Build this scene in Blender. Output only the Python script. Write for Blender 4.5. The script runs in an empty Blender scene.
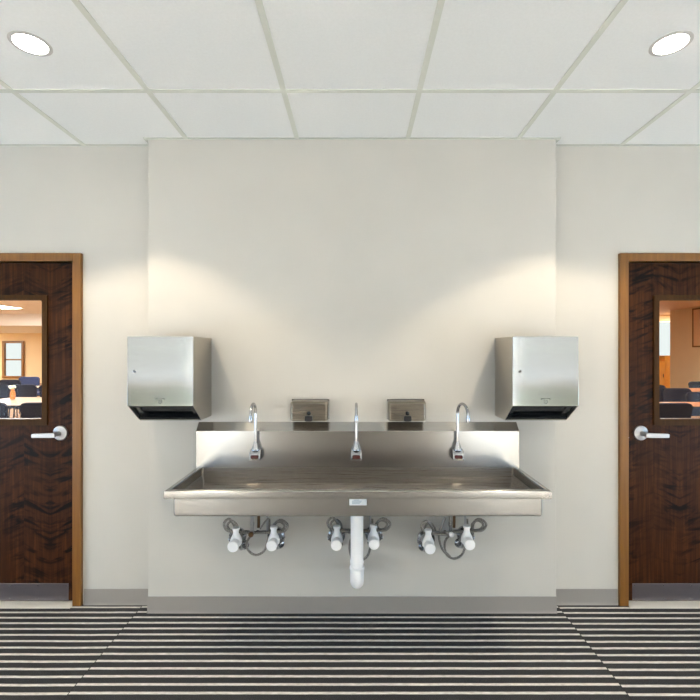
import bpy, bmesh, math, random
from mathutils import Vector, Matrix
random.seed(7)
S = bpy.context.scene
COL = S.collection
PI = math.pi
F = 445.0; CX = 356.3; CY = 351.0; CAMZ = 1.44; CEIL = CAMZ + 1.17
YB = 2.529      # main back wall face
YP = 2.450      # face of the wall section that stands forward

def P(px, py, y):
    return Vector(((px-CX)*y/F, y, CAMZ-(py-CY)*y/F))

# ------------------------------------------------------------------ mesh helpers
def finish_uv(bm):
    uv = bm.loops.layers.uv.verify()
    for f in bm.faces:
        n = f.normal
        ax = max(range(3), key=lambda i: abs(n[i]))
        for l in f.loops:
            c = l.vert.co
            if ax == 2: l[uv].uv = (c.y, c.x)
            elif ax == 1: l[uv].uv = (c.z, c.x)
            else: l[uv].uv = (c.z, c.y)

def obj(name, bm, mat, parent=None, smooth=True, angle=40, loc=None):
    bmesh.ops.recalc_face_normals(bm, faces=bm.faces)
    bm.normal_update()
    finish_uv(bm)
    me = bpy.data.meshes.new(name)
    if smooth:
        for f in bm.faces: f.smooth = True
        a = math.radians(angle)
        for e in bm.edges:
            if len(e.link_faces) == 2 and e.calc_face_angle(0) > a: e.smooth = False
    bm.to_mesh(me); bm.free()
    mats = mat if isinstance(mat, (list, tuple)) else [mat]
    for m in mats: me.materials.append(m)
    o = bpy.data.objects.new(name, me); COL.objects.link(o)
    if parent is not None: o.parent = parent
    if loc is not None: o.location = loc
    if smooth:
        w_ = o.modifiers.new('weighted', 'WEIGHTED_NORMAL'); w_.keep_sharp = True
    return o

def bevel_all(bm, w, seg=2, geom=None):
    bmesh.ops.bevel(bm, geom=geom if geom is not None else list(bm.edges), offset=w, segments=seg, affect='EDGES', profile=0.5, clamp_overlap=True)

def add_box(bm, x0, x1, y0, y1, z0, z1, bev=0, seg=2, mi=0):
    t = bmesh.new()
    vs = [t.verts.new((x, y, z)) for z in (z0, z1) for y in (y0, y1) for x in (x0, x1)]
    for q in ((0,1,3,2),(4,6,7,5),(0,4,5,1),(2,3,7,6),(0,2,6,4),(1,5,7,3)):
        t.faces.new([vs[i] for i in q])
    bmesh.ops.recalc_face_normals(t, faces=t.faces)
    if bev: bevel_all(t, bev, seg)
    merge(bm, t, mi)

def merge(bm, t, mi=0, M=None):
    m = {}
    for v in t.verts: m[v] = bm.verts.new(M @ v.co if M else v.co)
    for f in t.faces:
        try:
            nf = bm.faces.new([m[v] for v in f.verts]); nf.material_index = mi
        except ValueError: pass
    t.free()

def box(x0, x1, y0, y1, z0, z1, bev=0, seg=2):
    bm = bmesh.new(); add_box(bm, x0, x1, y0, y1, z0, z1, bev, seg); return bm

def add_prism(bm, pts, axis, a0, a1, bev=0, seg=2, mi=0):
    """pts: 2-D outline. axis 'x': pts are (y,z); 'y': (x,z); 'z': (x,y)."""
    t = bmesh.new()
    def mk(p, a):
        return {'x': (a, p[0], p[1]), 'y': (p[0], a, p[1]), 'z': (p[0], p[1], a)}[axis]
    A = [t.verts.new(mk(p, a0)) for p in pts]; B = [t.verts.new(mk(p, a1)) for p in pts]
    n = len(pts)
    t.faces.new(A); t.faces.new(B[::-1])
    for i in range(n): t.faces.new((A[i], B[i], B[(i+1) % n], A[(i+1) % n]))
    bmesh.ops.recalc_face_normals(t, faces=t.faces)
    if bev: bevel_all(t, bev, seg)
    merge(bm, t, mi)

def add_lathe(bm, prof, M=None, n=32, mi=0, close=True):
    """prof: (r, h) along local z."""
    t = bmesh.new(); rings = []
    for r, h in prof:
        if r < 1e-6: rings.append([t.verts.new((0, 0, h))])
        else: rings.append([t.verts.new((r*math.cos(2*PI*i/n), r*math.sin(2*PI*i/n), h)) for i in range(n)])
    for a, b in zip(rings, rings[1:]):
        for i in range(n):
            j = (i+1) % n
            if len(a) == 1 and len(b) == 1: continue
            if len(a) == 1: t.faces.new((a[0], b[i], b[j]))
            elif len(b) == 1: t.faces.new((a[i], b[0], a[j]))
            else: t.faces.new((a[i], b[i], b[j], a[j]))
    if close:
        if len(rings[0]) > 1: t.faces.new(rings[0][::-1])
        if len(rings[-1]) > 1: t.faces.new(rings[-1])
    merge(bm, t, mi, M)

def orient(p, d):
    """matrix placing local z along d at p"""
    q = Vector((0, 0, 1)).rotation_difference(Vector(d).normalized())
    return Matrix.Translation(Vector(p)) @ q.to_matrix().to_4x4()

def spline(pts, k=8):
    pts = [Vector(p) for p in pts]
    out = []
    for i in range(len(pts)-1):
        p0 = pts[i-1] if i else 2*pts[0]-pts[1]
        p1, p2 = pts[i], pts[i+1]
        p3 = pts[i+2] if i+2 < len(pts) else 2*pts[-1]-pts[-2]
        for j in range(k):
            t = j/k
            out.append(0.5*((2*p1)+(p2-p0)*t+(2*p0-5*p1+4*p2-p3)*t*t+(3*p1-p0-3*p2+p3)*t**3))
    out.append(pts[-1]); return out

def add_tube(bm, pts, r, n=14, caps=True, mi=0):
    pts = [Vector(p) for p in pts]
    rs = r if isinstance(r, (list, tuple)) else [r]*len(pts)
    T = []
    for i in range(len(pts)):
        a = pts[max(0, i-1)]; b = pts[min(len(pts)-1, i+1)]
        T.append((b-a).normalized())
    up = Vector((0, 0, 1)) if abs(T[0].z) < 0.9 else Vector((1, 0, 0))
    u = (up - T[0]*up.dot(T[0])).normalized()
    rings = []
    for i, p in enumerate(pts):
        u = (u - T[i]*u.dot(T[i])).normalized(); v = T[i].cross(u)
        rings.append([bm.verts.new(p + rs[i]*(u*math.cos(2*PI*k/n)+v*math.sin(2*PI*k/n))) for k in range(n)])
    for a, b in zip(rings, rings[1:]):
        for k in range(n):
            f = bm.faces.new((a[k], a[(k+1) % n], b[(k+1) % n], b[k])); f.material_index = mi
    if caps:
        bm.faces.new(rings[0][::-1]).material_index = mi; bm.faces.new(rings[-1]).material_index = mi

def add_frame(bm, x0, x1, z0, z1, w, y0, y1, axis='y', bev=0):
    """rectangular ring of four bars in the xz plane"""
    add_box(bm, x0, x0+w, y0, y1, z0, z1, bev); add_box(bm, x1-w, x1, y0, y1, z0, z1, bev)
    add_box(bm, x0+w, x1-w, y0, y1, z1-w, z1, bev); add_box(bm, x0+w, x1-w, y0, y1, z0, z0+w, bev)

def thing(name, label, cat, loc=(0, 0, 0), group=None, rz=0):
    o = bpy.data.objects.new(name, None); COL.objects.link(o); o.location = loc; o.rotation_euler = (0, 0, rz)
    o['label'] = label; o['category'] = cat
    o.empty_display_size = 0.1
    if group: o['group'] = group
    return o

def tag(o, label, cat, group=None):
    o['label'] = label; o['category'] = cat
    if group: o['group'] = group
    return o

def struct(o, label=None):
    o['kind'] = 'structure'
    if label: o['label'] = label
    return o

def copy_tree(o, parent=None):
    c = o.copy(); COL.objects.link(c)
    if parent is not None: c.parent = parent
    for ch in list(o.children): copy_tree(ch, c)
    return c

# ------------------------------------------------------------------ materials
def srgb(r, g, b):
    f = lambda c: (c/255/12.92) if c/255 <= 0.04045 else ((c/255+0.055)/1.055)**2.4
    return (f(r), f(g), f(b), 1)

def mat(name, color, rough=0.5, metal=0.0, **kw):
    m = bpy.data.materials.new(name); m.use_nodes = True
    b = m.node_tree.nodes['Principled BSDF']
    b.inputs['Base Color'].default_value = color
    b.inputs['Roughness'].default_value = rough
    b.inputs['Metallic'].default_value = metal
    for k, v in kw.items(): b.inputs[k].default_value = v
    return m

def N(m, t, **kw):
    n = m.node_tree.nodes.new(t)
    for k, v in kw.items(): setattr(n, k, v)
    return n
def L(m, a, b): m.node_tree.links.new(a, b)
def bsdf(m): return m.node_tree.nodes['Principled BSDF']
def coords(m, scale, kind='Object', rot=(0, 0, 0)):
    tc = N(m, 'ShaderNodeTexCoord'); mp = N(m, 'ShaderNodeMapping')
    mp.inputs['Scale'].default_value = scale; mp.inputs['Rotation'].default_value = rot
    L(m, tc.outputs[kind], mp.inputs['Vector']); return mp.outputs['Vector']
def noise(m, vec, scale, detail=3, rough=0.5, dist=0):
    n = N(m, 'ShaderNodeTexNoise'); n.inputs['Scale'].default_value = scale
    n.inputs['Detail'].default_value = detail; n.inputs['Roughness'].default_value = rough
    n.inputs['Distortion'].default_value = dist
    if vec is not None: L(m, vec, n.inputs['Vector'])
    return n.outputs['Fac']
def ramp(m, fac, stops):
    r = N(m, 'ShaderNodeValToRGB'); el = r.color_ramp.elements
    while len(el) < len(stops): el.new(0.5)
    for e, (p, c) in zip(el, stops): e.position = p; e.color = c
    L(m, fac, r.inputs['Fac']); return r.outputs['Color']
def bump(m, fac, strength, dist=0.002):
    b = N(m, 'ShaderNodeBump'); b.inputs['Strength'].default_value = strength; b.inputs['Distance'].default_value = dist
    L(m, fac, b.inputs['Height']); L(m, b.outputs['Normal'], bsdf(m).inputs['Normal'])
def math_n(m, op, a, b=None, c=None):
    n = N(m, 'ShaderNodeMath', operation=op)
    for i, v in enumerate((a, b, c)):
        if v is None: continue
        if isinstance(v, (int, float)): n.inputs[i].default_value = v
        else: L(m, v, n.inputs[i])
    return n.outputs[0]

def paint(name, c, amt=0.03, rough=0.6):
    m = mat(name, c, rough)
    v = coords(m, (1, 1, 1)); f = noise(m, v, 3.0, 3)
    d = tuple(x*(1-amt) for x in c[:3])+(1,)
    L(m, ramp(m, f, [(0.35, d), (0.65, c)]), bsdf(m).inputs['Base Color'])
    bump(m, noise(m, v, 260, 2), 0.12, 0.001)
    return m

def steel(name, c, rough, aniso=0.75, wav=0.0, brush=0.08):
    m = mat(name, c, rough, 1.0)
    b = bsdf(m); b.inputs['Anisotropic'].default_value = aniso
    t = N(m, 'ShaderNodeTangent', direction_type='UV_MAP'); L(m, t.outputs[0], b.inputs['Tangent'])
    v = coords(m, (1.5, 40, 260)); f = noise(m, v, 3.0, 4, 0.6)
    L(m, ramp(m, f, [(0.3, tuple(x*0.95 for x in c[:3])+(1,)), (0.7, tuple(min(1, x*1.03) for x in c[:3])+(1,))]), b.inputs['Base Color'])
    r = math_n(m, 'MULTIPLY_ADD', f, brush, rough-brush/2); L(m, r, b.inputs['Roughness'])
    if wav:
        v2 = coords(m, (1, 1, 1)); bump(m, noise(m, v2, 3.5, 0), wav, 0.02)
    return m

WALL = paint('wall_paint', srgb(201, 198, 191))
STEEL = steel('brushed_steel', srgb(184, 182, 178), 0.25, 0.7, 0.10)
STEELB = steel('satin_steel_cabinet', srgb(188, 190, 187), 0.10, 0.3, 0.10, 0.04)
STEELR = steel('basin_steel', srgb(176, 171, 165), 0.28, 0.5, 0.0)
STEELD = steel('dark_satin_steel', srgb(146, 138, 126), 0.28, 0.6, 0.0)
CHROME = mat('chrome', srgb(172, 173, 176), 0.09, 1.0)
NICKEL = mat('satin_nickel', srgb(176, 176, 178), 0.32, 1.0)
BLACK = mat('black_plastic', srgb(18, 18, 19), 0.35)
BLACKG = mat('black_gloss_plastic', srgb(26, 28, 30), 0.18)
SENSOR = mat('sensor_red', srgb(62, 12, 10), 0.15)
PVC = mat('white_pvc', srgb(250, 250, 251), 0.35)
BRASS = mat('brass_fitting', srgb(112, 86, 62), 0.3, 1.0)
STICK = mat('label_paper', srgb(222, 228, 232), 0.5)
STICKB = mat('label_print', srgb(120, 150, 175), 0.5)
GRAYP = mat('grey_print', srgb(92, 96, 98), 0.5)
BASE = paint('vinyl_base', srgb(150, 145, 140), 0.03, 0.45)

# braided hose
HOSE = mat('braided_hose', srgb(150, 146, 140), 0.35, 0.8)
_v = coords(HOSE, (1, 1, 1)); _w = N(HOSE, 'ShaderNodeTexChecker'); _w.inputs['Scale'].default_value = 320
L(HOSE, _v, _w.inputs['Vector']); _w.inputs['Color1'].default_value = srgb(176, 172, 166); _w.inputs['Color2'].default_value = srgb(72, 68, 62)
L(HOSE, _w.outputs['Color'], bsdf(HOSE).inputs['Base Color'])

# ceiling tile
TILE = mat('ceiling_tile', srgb(238, 240, 238), 0.85)
_v = coords(TILE, (1, 1, 1)); _f = noise(TILE, _v, 90, 4, 0.7)
L(TILE, ramp(TILE, _f, [(0.3, srgb(243, 244, 243)), (0.7, srgb(248, 249, 248))]), bsdf(TILE).inputs['Base Color'])
bump(TILE, _f, 0.2, 0.002)
GRID = mat('ceiling_grid', srgb(222, 224, 215), 0.55)

# dark figured veneer
def veneer():
    m = mat('dark_walnut_veneer', srgb(58, 32, 20), 0.42); bsdf(m).inputs['Specular IOR Level'].default_value = 0.12
    tc = N(m, 'ShaderNodeTexCoord'); sp = N(m, 'ShaderNodeSeparateXYZ'); L(m, tc.outputs['Object'], sp.inputs[0])
    # book-matched leaves of veneer 0.17 m wide
    px = math_n(m, 'PINGPONG', math_n(m, 'ADD', sp.outputs[0], 10.0), 0.15)
    leaf = math_n(m, 'FLOOR', math_n(m, 'DIVIDE', math_n(m, 'ADD', sp.outputs[0], 10.0), 0.30))
    zz = math_n(m, 'ADD', sp.outputs[2], math_n(m, 'MULTIPLY', leaf, 0.37))
    # flame figure: ripples dropping away from the leaf edges
    zf = math_n(m, 'ADD', zz, math_n(m, 'MULTIPLY', px, 0.35))
    cb = N(m, 'ShaderNodeCombineXYZ'); L(m, math_n(m, 'MULTIPLY', px, 7.0), cb.inputs[0]); L(m, math_n(m, 'MULTIPLY', zf, 26.0), cb.inputs[2])
    n1 = noise(m, cb.outputs[0], 1.0, 3, 0.55, 0.9)
    cb2 = N(m, 'ShaderNodeCombineXYZ'); L(m, math_n(m, 'MULTIPLY', px, 60.0), cb2.inputs[0]); L(m, math_n(m, 'MULTIPLY', zz, 2.2), cb2.inputs[2])
    n2 = noise(m, cb2.outputs[0], 1.0, 4, 0.6, 0.4)
    cb3 = N(m, 'ShaderNodeCombineXYZ'); L(m, sp.outputs[0], cb3.inputs[0]); L(m, sp.outputs[2], cb3.inputs[2])
    n3 = noise(m, cb3.outputs[0], 3.2, 2, 0.5)
    flame = ramp(m, n1, [(0.38, (0, 0, 0, 1)), (0.54, (1, 1, 1, 1))])
    msk = ramp(m, n3, [(0.36, (0.1, 0.1, 0.1, 1)), (0.56, (1, 1, 1, 1))])
    f1 = math_n(m, 'MULTIPLY', math_n(m, 'SUBTRACT', 1.0, flame), msk)
    base = ramp(m, n2, [(0.28, srgb(40, 20, 8)), (0.5, srgb(58, 30, 12)), (0.72, srgb(82, 46, 19))])
    mx = N(m, 'ShaderNodeMix', data_type='RGBA'); L(m, f1, mx.inputs['Factor']); L(m, base, mx.inputs[6]); mx.inputs[7].default_value = srgb(13, 6, 4)
    L(m, mx.outputs[2], bsdf(m).inputs['Base Color'])
    bump(m, n2, 0.08, 0.001)
    return m
VENEER = veneer()
def plainwood(name, c0, c1, rough=0.4, scale=(60, 60, 2.0)):
    m = mat(name, c0, rough); v = coords(m, scale); f = noise(m, v, 1.0, 4, 0.6, 0.5)
    L(m, ramp(m, f, [(0.3, c0), (0.7, c1)]), bsdf(m).inputs['Base Color']); return m
def dull(m):
    bsdf(m).inputs['Specular IOR Level'].default_value = 0.15; return m
OAK = plainwood('honey_frame_wood', srgb(116, 73, 20), srgb(136, 91, 32), 0.4)
MOULD = dull(plainwood('brown_moulding', srgb(54, 33, 9), srgb(70, 45, 14), 0.6))
TABLEW = plainwood('orange_table_wood', srgb(160, 98, 44), srgb(178, 114, 56), 0.35, (3, 50, 50))
TABLEC = plainwood('cream_table_laminate', srgb(126, 112, 92), srgb(138, 122, 100), 0.35, (3, 50, 50))
CABW = plainwood('golden_cabinet_wood', srgb(222, 160, 62), srgb(236, 178, 80), 0.4)
FABRIC = mat('charcoal_navy_fabric', srgb(66, 68, 88), 0.9); bsdf(FABRIC).inputs['Specular IOR Level'].default_value = 0.1
_v = coords(FABRIC, (1, 1, 1)); L(FABRIC, ramp(FABRIC, noise(FABRIC, _v, 240, 2), [(0.3, srgb(27, 28, 38)), (0.7, srgb(44, 45, 58))]), bsdf(FABRIC).inputs['Base Color'])
FABBLUE = mat('navy_blue_fabric', srgb(38, 54, 96), 0.8)
DMETAL = mat('dark_frame_metal', srgb(34, 33, 36), 0.35, 0.6)
TAN = paint('tan_paint', srgb(228, 204, 162), 0.02)
PEACH = paint('peach_paint', srgb(226, 184, 138), 0.02)
CREAM = paint('cream_paint', srgb(234, 230, 222), 0.02)
HFLOOR = mat('hall_carpet', srgb(150, 118, 88), 0.9)
ALUM = mat('threshold_aluminium', srgb(222, 220, 214), 0.35, 0.35)

# glass: thin clear pane
GLASS = bpy.data.materials.new('clear_glass'); GLASS.use_nodes = True
nt = GLASS.node_tree; nt.nodes.clear()
_o = nt.nodes.new('ShaderNodeOutputMaterial'); _t = nt.nodes.new('ShaderNodeBsdfTransparent'); _g = nt.nodes.new('ShaderNodeBsdfGlossy')
_g.inputs['Roughness'].default_value = 0.02; _f = nt.nodes.new('ShaderNodeFresnel'); _f.inputs['IOR'].default_value = 1.12
_m = nt.nodes.new('ShaderNodeMixShader'); nt.links.new(_f.outputs[0], _m.inputs[0]); nt.links.new(_t.outputs[0], _m.inputs[1]); nt.links.new(_g.outputs[0], _m.inputs[2]); nt.links.new(_m.outputs[0], _o.inputs[0])

def emit(name, c, s):
    m = bpy.data.materials.new(name); m.use_nodes = True; n = m.node_tree; n.nodes.clear()
    o = n.nodes.new('ShaderNodeOutputMaterial'); e = n.nodes.new('ShaderNodeEmission')
    e.inputs[0].default_value = c; e.inputs[1].default_value = s; n.links.new(e.outputs[0], o.inputs[0]); return m
WIN_E = 0.6
LENS = emit('lamp_lens', (1.0, 0.94, 0.86, 1), 16.0)
DAY = emit('daylight_pane', (0.95, 0.97, 1.0, 1), 0.60)
ADDCOOL = emit('added_cool_pane', (0.62, 0.80, 1.0, 1), 3.6)  # added narrow rear panes, cool fill light
LOW_E = 3.2
BLINDE = emit('added_glow_blind', (0.96, 0.98, 0.96, 1), 0.47)  # added glow that tones the upper part of the dispensers' reflection
HDAY = emit('hall_daylight_pane', (0.92, 1.0, 0.97, 1), 0.35)
HLENS = emit('hall_lamp_lens', (1.0, 0.97, 0.91, 1), 26.0)

# ribbed floor mat
def floor_mat():
    m = mat('ribbed_mat', srgb(60, 60, 62), 0.75)
    tc = N(m, 'ShaderNodeTexCoord'); sp = N(m, 'ShaderNodeSeparateXYZ'); L(m, tc.outputs['Object'], sp.inputs[0])
    x, y = sp.outputs[0], sp.outputs[1]
    # three widths of matting laid side by side, ribs not quite in line
    left = math_n(m, 'LESS_THAN', x, -1.21); right = math_n(m, 'GREATER_THAN', x, 1.138)
    off = math_n(m, 'ADD', math_n(m, 'MULTIPLY', left, 0.004), math_n(m, 'MULTIPLY', right, 0.009))
    wob = math_n(m, 'MULTIPLY', math_n(m, 'SUBTRACT', noise(m, coords(m, (3, 1, 1)), 2.0, 2), 0.5), 0.004)
    ph = math_n(m, 'FRACT', math_n(m, 'DIVIDE', math_n(m, 'ADD', math_n(m, 'ADD', y, off), math_n(m, 'ADD', wob, 10.0+0.0035+0.0172+0.0125)), 0.0485))
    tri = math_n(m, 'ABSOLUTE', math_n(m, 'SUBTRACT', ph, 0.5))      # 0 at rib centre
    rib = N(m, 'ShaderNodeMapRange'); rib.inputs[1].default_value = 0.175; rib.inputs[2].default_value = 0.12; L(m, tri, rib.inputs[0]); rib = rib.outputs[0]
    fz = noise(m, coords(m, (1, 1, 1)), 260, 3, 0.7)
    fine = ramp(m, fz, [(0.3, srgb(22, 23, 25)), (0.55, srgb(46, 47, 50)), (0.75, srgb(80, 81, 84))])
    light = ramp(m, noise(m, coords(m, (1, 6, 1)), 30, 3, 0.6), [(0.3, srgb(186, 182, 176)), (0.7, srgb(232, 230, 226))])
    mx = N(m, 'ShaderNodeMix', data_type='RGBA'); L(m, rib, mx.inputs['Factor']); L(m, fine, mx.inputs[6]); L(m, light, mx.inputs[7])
    seam = math_n(m, 'MINIMUM', math_n(m, 'ABSOLUTE', math_n(m, 'ADD', x, 1.21)), math_n(m, 'ABSOLUTE', math_n(m, 'SUBTRACT', x, 1.138)))
    sf = N(m, 'ShaderNodeMapRange'); sf.inputs[1].default_value = 0.003; sf.inputs[2].default_value = 0.001; L(m, seam, sf.inputs[0])
    mx2 = N(m, 'ShaderNodeMix', data_type='RGBA'); L(m, sf.outputs[0], mx2.inputs['Factor']); L(m, mx.outputs[2], mx2.inputs[6]); mx2.inputs[7].default_value = srgb(24, 24, 25)
    L(m, mx2.outputs[2], bsdf(m).inputs['Base Color'])
    h = math_n(m, 'ADD', rib, math_n(m, 'MULTIPLY', fz, 0.5)); bump(m, h, 0.5, 0.004)
    L(m, math_n(m, 'MULTIPLY_ADD', rib, -0.2, 0.75), bsdf(m).inputs['Roughness'])
    return m
FLOOR = floor_mat()

# ------------------------------------------------------------------ room shell
XR = 5.0; YR = -4.6; T = 0.12
struct(obj('floor', box(-XR, XR, -1.8, YB+0.03, -0.1, 0), FLOOR, smooth=False))
RTILE = paint('pale_bounce_floor', srgb(228, 226, 222), 0.03, 0.6)  # unseen pale rear floor, added to bounce light onto the ceiling
bm = bmesh.new(); add_box(bm, -XR, -1.95, YR, -1.8, -0.1, 0); add_box(bm, 1.95, XR, YR, -1.8, -0.1, 0)
struct(obj('floor_rear', bm, RTILE, smooth=False))
struct(obj('floor_runner', box(-1.95, 1.95, YR, -1.8, -0.1, 0), FLOOR, smooth=False))  # unseen runner, added to keep the sink's reflection dark
# ceiling: tiles with the grid bars hung just below them
bm = bmesh.new(); add_box(bm, -XR, XR, YR, YB, CEIL, CEIL+0.08)
GX0 = -0.936; GY0 = 2.0; TS = 0.6096
xs = [GX0+TS*k for k in range(-7, 10) if -XR < GX0+TS*k < XR]
ys = [GY0+TS*k for k in range(-11, 1) if YR < GY0+TS*k < YB]
for x in xs: add_box(bm, x-0.012, x+0.012, YR, YB-0.001, CEIL-0.004, CEIL+0.002, mi=1)
for y in ys: add_box(bm, -XR, XR, y-0.012, y+0.012, CEIL-0.0035, CEIL+0.002, mi=1)
struct(obj('ceiling', bm, [TILE, GRID], smooth=False))

# doors: openings
DL = dict(x0=-2.516, x1=-1.602); DR = dict(x0=1.537, x1=2.451); DH = CAMZ+0.507
bm = bmesh.new()
for a, b in ((-XR, DL['x0']), (DL['x1'], DR['x0']), (DR['x1'], XR)):
    add_box(bm, a, b, YB, YB+T, 0, CEIL+0.3)
for d in (DL, DR): add_box(bm, d['x0'], d['x1'], YB, YB+T, DH, CEIL+0.3)
struct(obj('wall_back', bm, WALL, smooth=False))
PX0 = (148-CX)*YP/F; PX1 = (556-CX)*YP/F
struct(obj('wall_center', box(PX0, PX1, YP, YB, 0, CEIL, 0.0015, 1), WALL, smooth=False))
ADDLOW = emit('added_low_pane', (0.50, 0.74, 1.0, 1), LOW_E)  # cool glow for the added side glazing
for nm, sx, k in (('wall_left', -1, 9), ('wall_right', 1, 10)):  # side walls with unseen low glazing, added to cool the lower wall
    a, b = sorted((sx*XR, sx*(XR+T))); y0, y1, z0, z1 = -1.6, 1.9, 0.12, 1.0
    bm = bmesh.new(); add_box(bm, a, b, YR, y0, 0, CEIL+0.3); add_box(bm, a, b, y1, YB+T, 0, CEIL+0.3); add_box(bm, a, b, y0, y1, 0, z0); add_box(bm, a, b, y0, y1, z1, CEIL+0.3)
    struct(obj(nm, bm, WALL, smooth=False))
    c, d = sorted((sx*(XR+0.02), sx*(XR+0.08))); bm = bmesh.new()
    add_box(bm, c, d, y0, y0+0.05, z0, z1); add_box(bm, c, d, y1-0.05, y1, z0, z1); add_box(bm, c, d, y0+0.05, y1-0.05, z0, z0+0.05); add_box(bm, c, d, y0+0.05, y1-0.05, z1-0.05, z1)
    w = struct(obj('window_%d' % k, bm, PVC)); e = sx*(XR+0.05); c, d = sorted((e, e+sx*0.005))
    obj('window_pane', box(c, d, y0+0.05, y1-0.05, z0+0.05, z1-0.05), ADDLOW, w, smooth=False)
# rear wall with unseen windows, added for room light and steel reflections
WINS = [(-4.9, -3.25, 0.72, 2.35, 'w'), (-3.05, -2.45, 0.30, 2.25, 'n'), (2.45, 3.05, 0.30, 2.25, 'n'), (3.25, 4.9, 0.72, 2.35, 'w')]  # narrow pair added for cool light from behind
bm = bmesh.new()
edges = [-XR, -4.9, -3.25, -3.05, -2.45, 2.45, 3.05, 3.25, 4.9, XR]
for a, b in zip(edges, edges[1:]):
    w = [q for q in WINS if abs(q[0]-a) < 1e-6]
    if w:
        add_box(bm, a, b, YR-T, YR, 0, w[0][2]); add_box(bm, a, b, YR-T, YR, w[0][3], CEIL+0.3)
    else: add_box(bm, a, b, YR-T, YR, 0, CEIL+0.3)
struct(obj('wall_front', bm, WALL, smooth=False))
for i, (a, b, WZ0, WZ1, k) in enumerate(WINS):
    fw = 0.05 if k == 'w' else 0.025
    bm = bmesh.new(); add_frame(bm, a, b, WZ0, WZ1, fw, YR-0.10, YR-0.02)
    if k == 'w': add_box(bm, a+fw, b-fw, YR-0.09, YR-0.03, 1.50, 1.53)
    w = struct(obj('window_%d' % (i+5), bm, PVC))
    zb_ = 1.0 if k == 'w' else WZ1-fw
    obj('window_pane', box(a+fw, b-fw, YR-0.075, YR-0.07, WZ0+fw, zb_), DAY if k == 'w' else ADDCOOL, w, smooth=False)
    if k == 'w': obj('blind', box(a+fw, b-fw, YR-0.075, YR-0.068, zb_, WZ1-fw), BLINDE, w, smooth=False)
    obj('window_sill', box(a-0.03, b+0.03, YR-0.02, YR+0.06, WZ0-0.03, WZ0), OAK, w)
# unseen dark doors in the rear wall, added to darken the steel's reflection
for i, (a, b) in enumerate(((-1.6, -0.02), (-0.01, 1.57))):
    d = struct(obj('door_%d' % (i+3), box(a, b, YR, YR+0.05, 0.01, 2.3, 0.003, 1), VENEER))
    obj('door_handle', box(b-0.09 if i == 0 else a+0.06, b-0.06 if i == 0 else a+0.09, YR+0.05, YR+0.09, 0.9, 1.2, 0.005, 1), NICKEL, d)

# wall angle at the ceiling edge
DADO = paint('added_grey_green_dado', srgb(120, 130, 126), 0.03)  # unseen rear panels, added for the darker low reflection in the dispensers
for i, (a, b) in enumerate(((-4.98, -3.2), (3.2, 4.98))):
    struct(obj('trim_%d' % (i+5), box(a, b, YR, YR+0.03, 0, 0.68, 0.003, 1), DADO))
GRIDW = mat('wall_angle_white', srgb(206, 208, 200), 0.5)
bm = bmesh.new()
for a, b, y in ((-XR, PX0, YB), (PX1, XR, YB), (PX0-0.022, PX1+0.022, YP)):
    add_box(bm, a, b, y-0.012, y, CEIL-0.003, CEIL-0.0002)
    add_box(bm, a, b, y-0.0015, y, CEIL-0.010 if y == YB else CEIL-0.008, CEIL-0.004)
for x0, x1 in ((PX0-0.022, PX0), (PX1, PX1+0.022)):
    add_box(bm, x0, x1, YP, YB, CEIL-0.005, CEIL-0.0002)
struct(obj('trim_1', bm, GRIDW, smooth=False))

# vinyl baseboards with a cove toe
def base_prof(y, z=0.0, h=0.089):
    return [(y, 0.0), (y-0.010, 0.0), (y-0.0075, 0.006), (y-0.0045, 0.014), (y-0.003, h-0.004), (y-0.001, h), (y, h)]
for nm, a, b, y in (('baseboard_left', -1.5455, PX0-0.003, YB), ('baseboard_right', PX1+0.003, 1.4835, YB), ('baseboard_center', PX0-0.003, PX1+0.003, YP)):
    bm = bmesh.new(); add_prism(bm, base_prof(y), 'x', a, b)
    if nm == 'baseboard_center':
        add_box(bm, PX0-0.003, PX0, y, YB-0.004, 0, 0.089); add_box(bm, PX1, PX1+0.003, y, YB-0.004, 0, 0.089)
    struct(obj(nm, bm, BASE))

# ------------------------------------------------------------------ doors
YF = 2.508; YL = 2.545
def rr(x0, x1, z0, z1, r, n=5):
    out = []
    for cx, cz, a0 in ((x1-r, z1-r, 0), (x0+r, z1-r, 90), (x0+r, z0+r, 180), (x1-r, z0+r, 270)):
        for k in range(n+1):
            a = math.radians(a0+90*k/n); out.append((cx+r*math.cos(a), cz+r*math.sin(a)))
    return out
def ring_mesh(bm, outer, inner, y0, y1, mi=0):
    """ring between two outlines of equal length, extruded in y"""
    n = len(outer)
    A = [bm.verts.new((p[0], y0, p[1])) for p in outer]; B = [bm.verts.new((p[0], y0, p[1])) for p in inner]
    C = [bm.verts.new((p[0], y1, p[1])) for p in outer]; D = [bm.verts.new((p[0], y1, p[1])) for p in inner]
    for i in range(n):
        j = (i+1) % n
        for q in ((A[i], A[j], B[j], B[i]), (C[i], D[i], D[j], C[j]), (A[i], C[i], C[j], A[j]), (B[i], B[j], D[j], D[i])):
            bm.faces.new(q).material_index = mi
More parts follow.
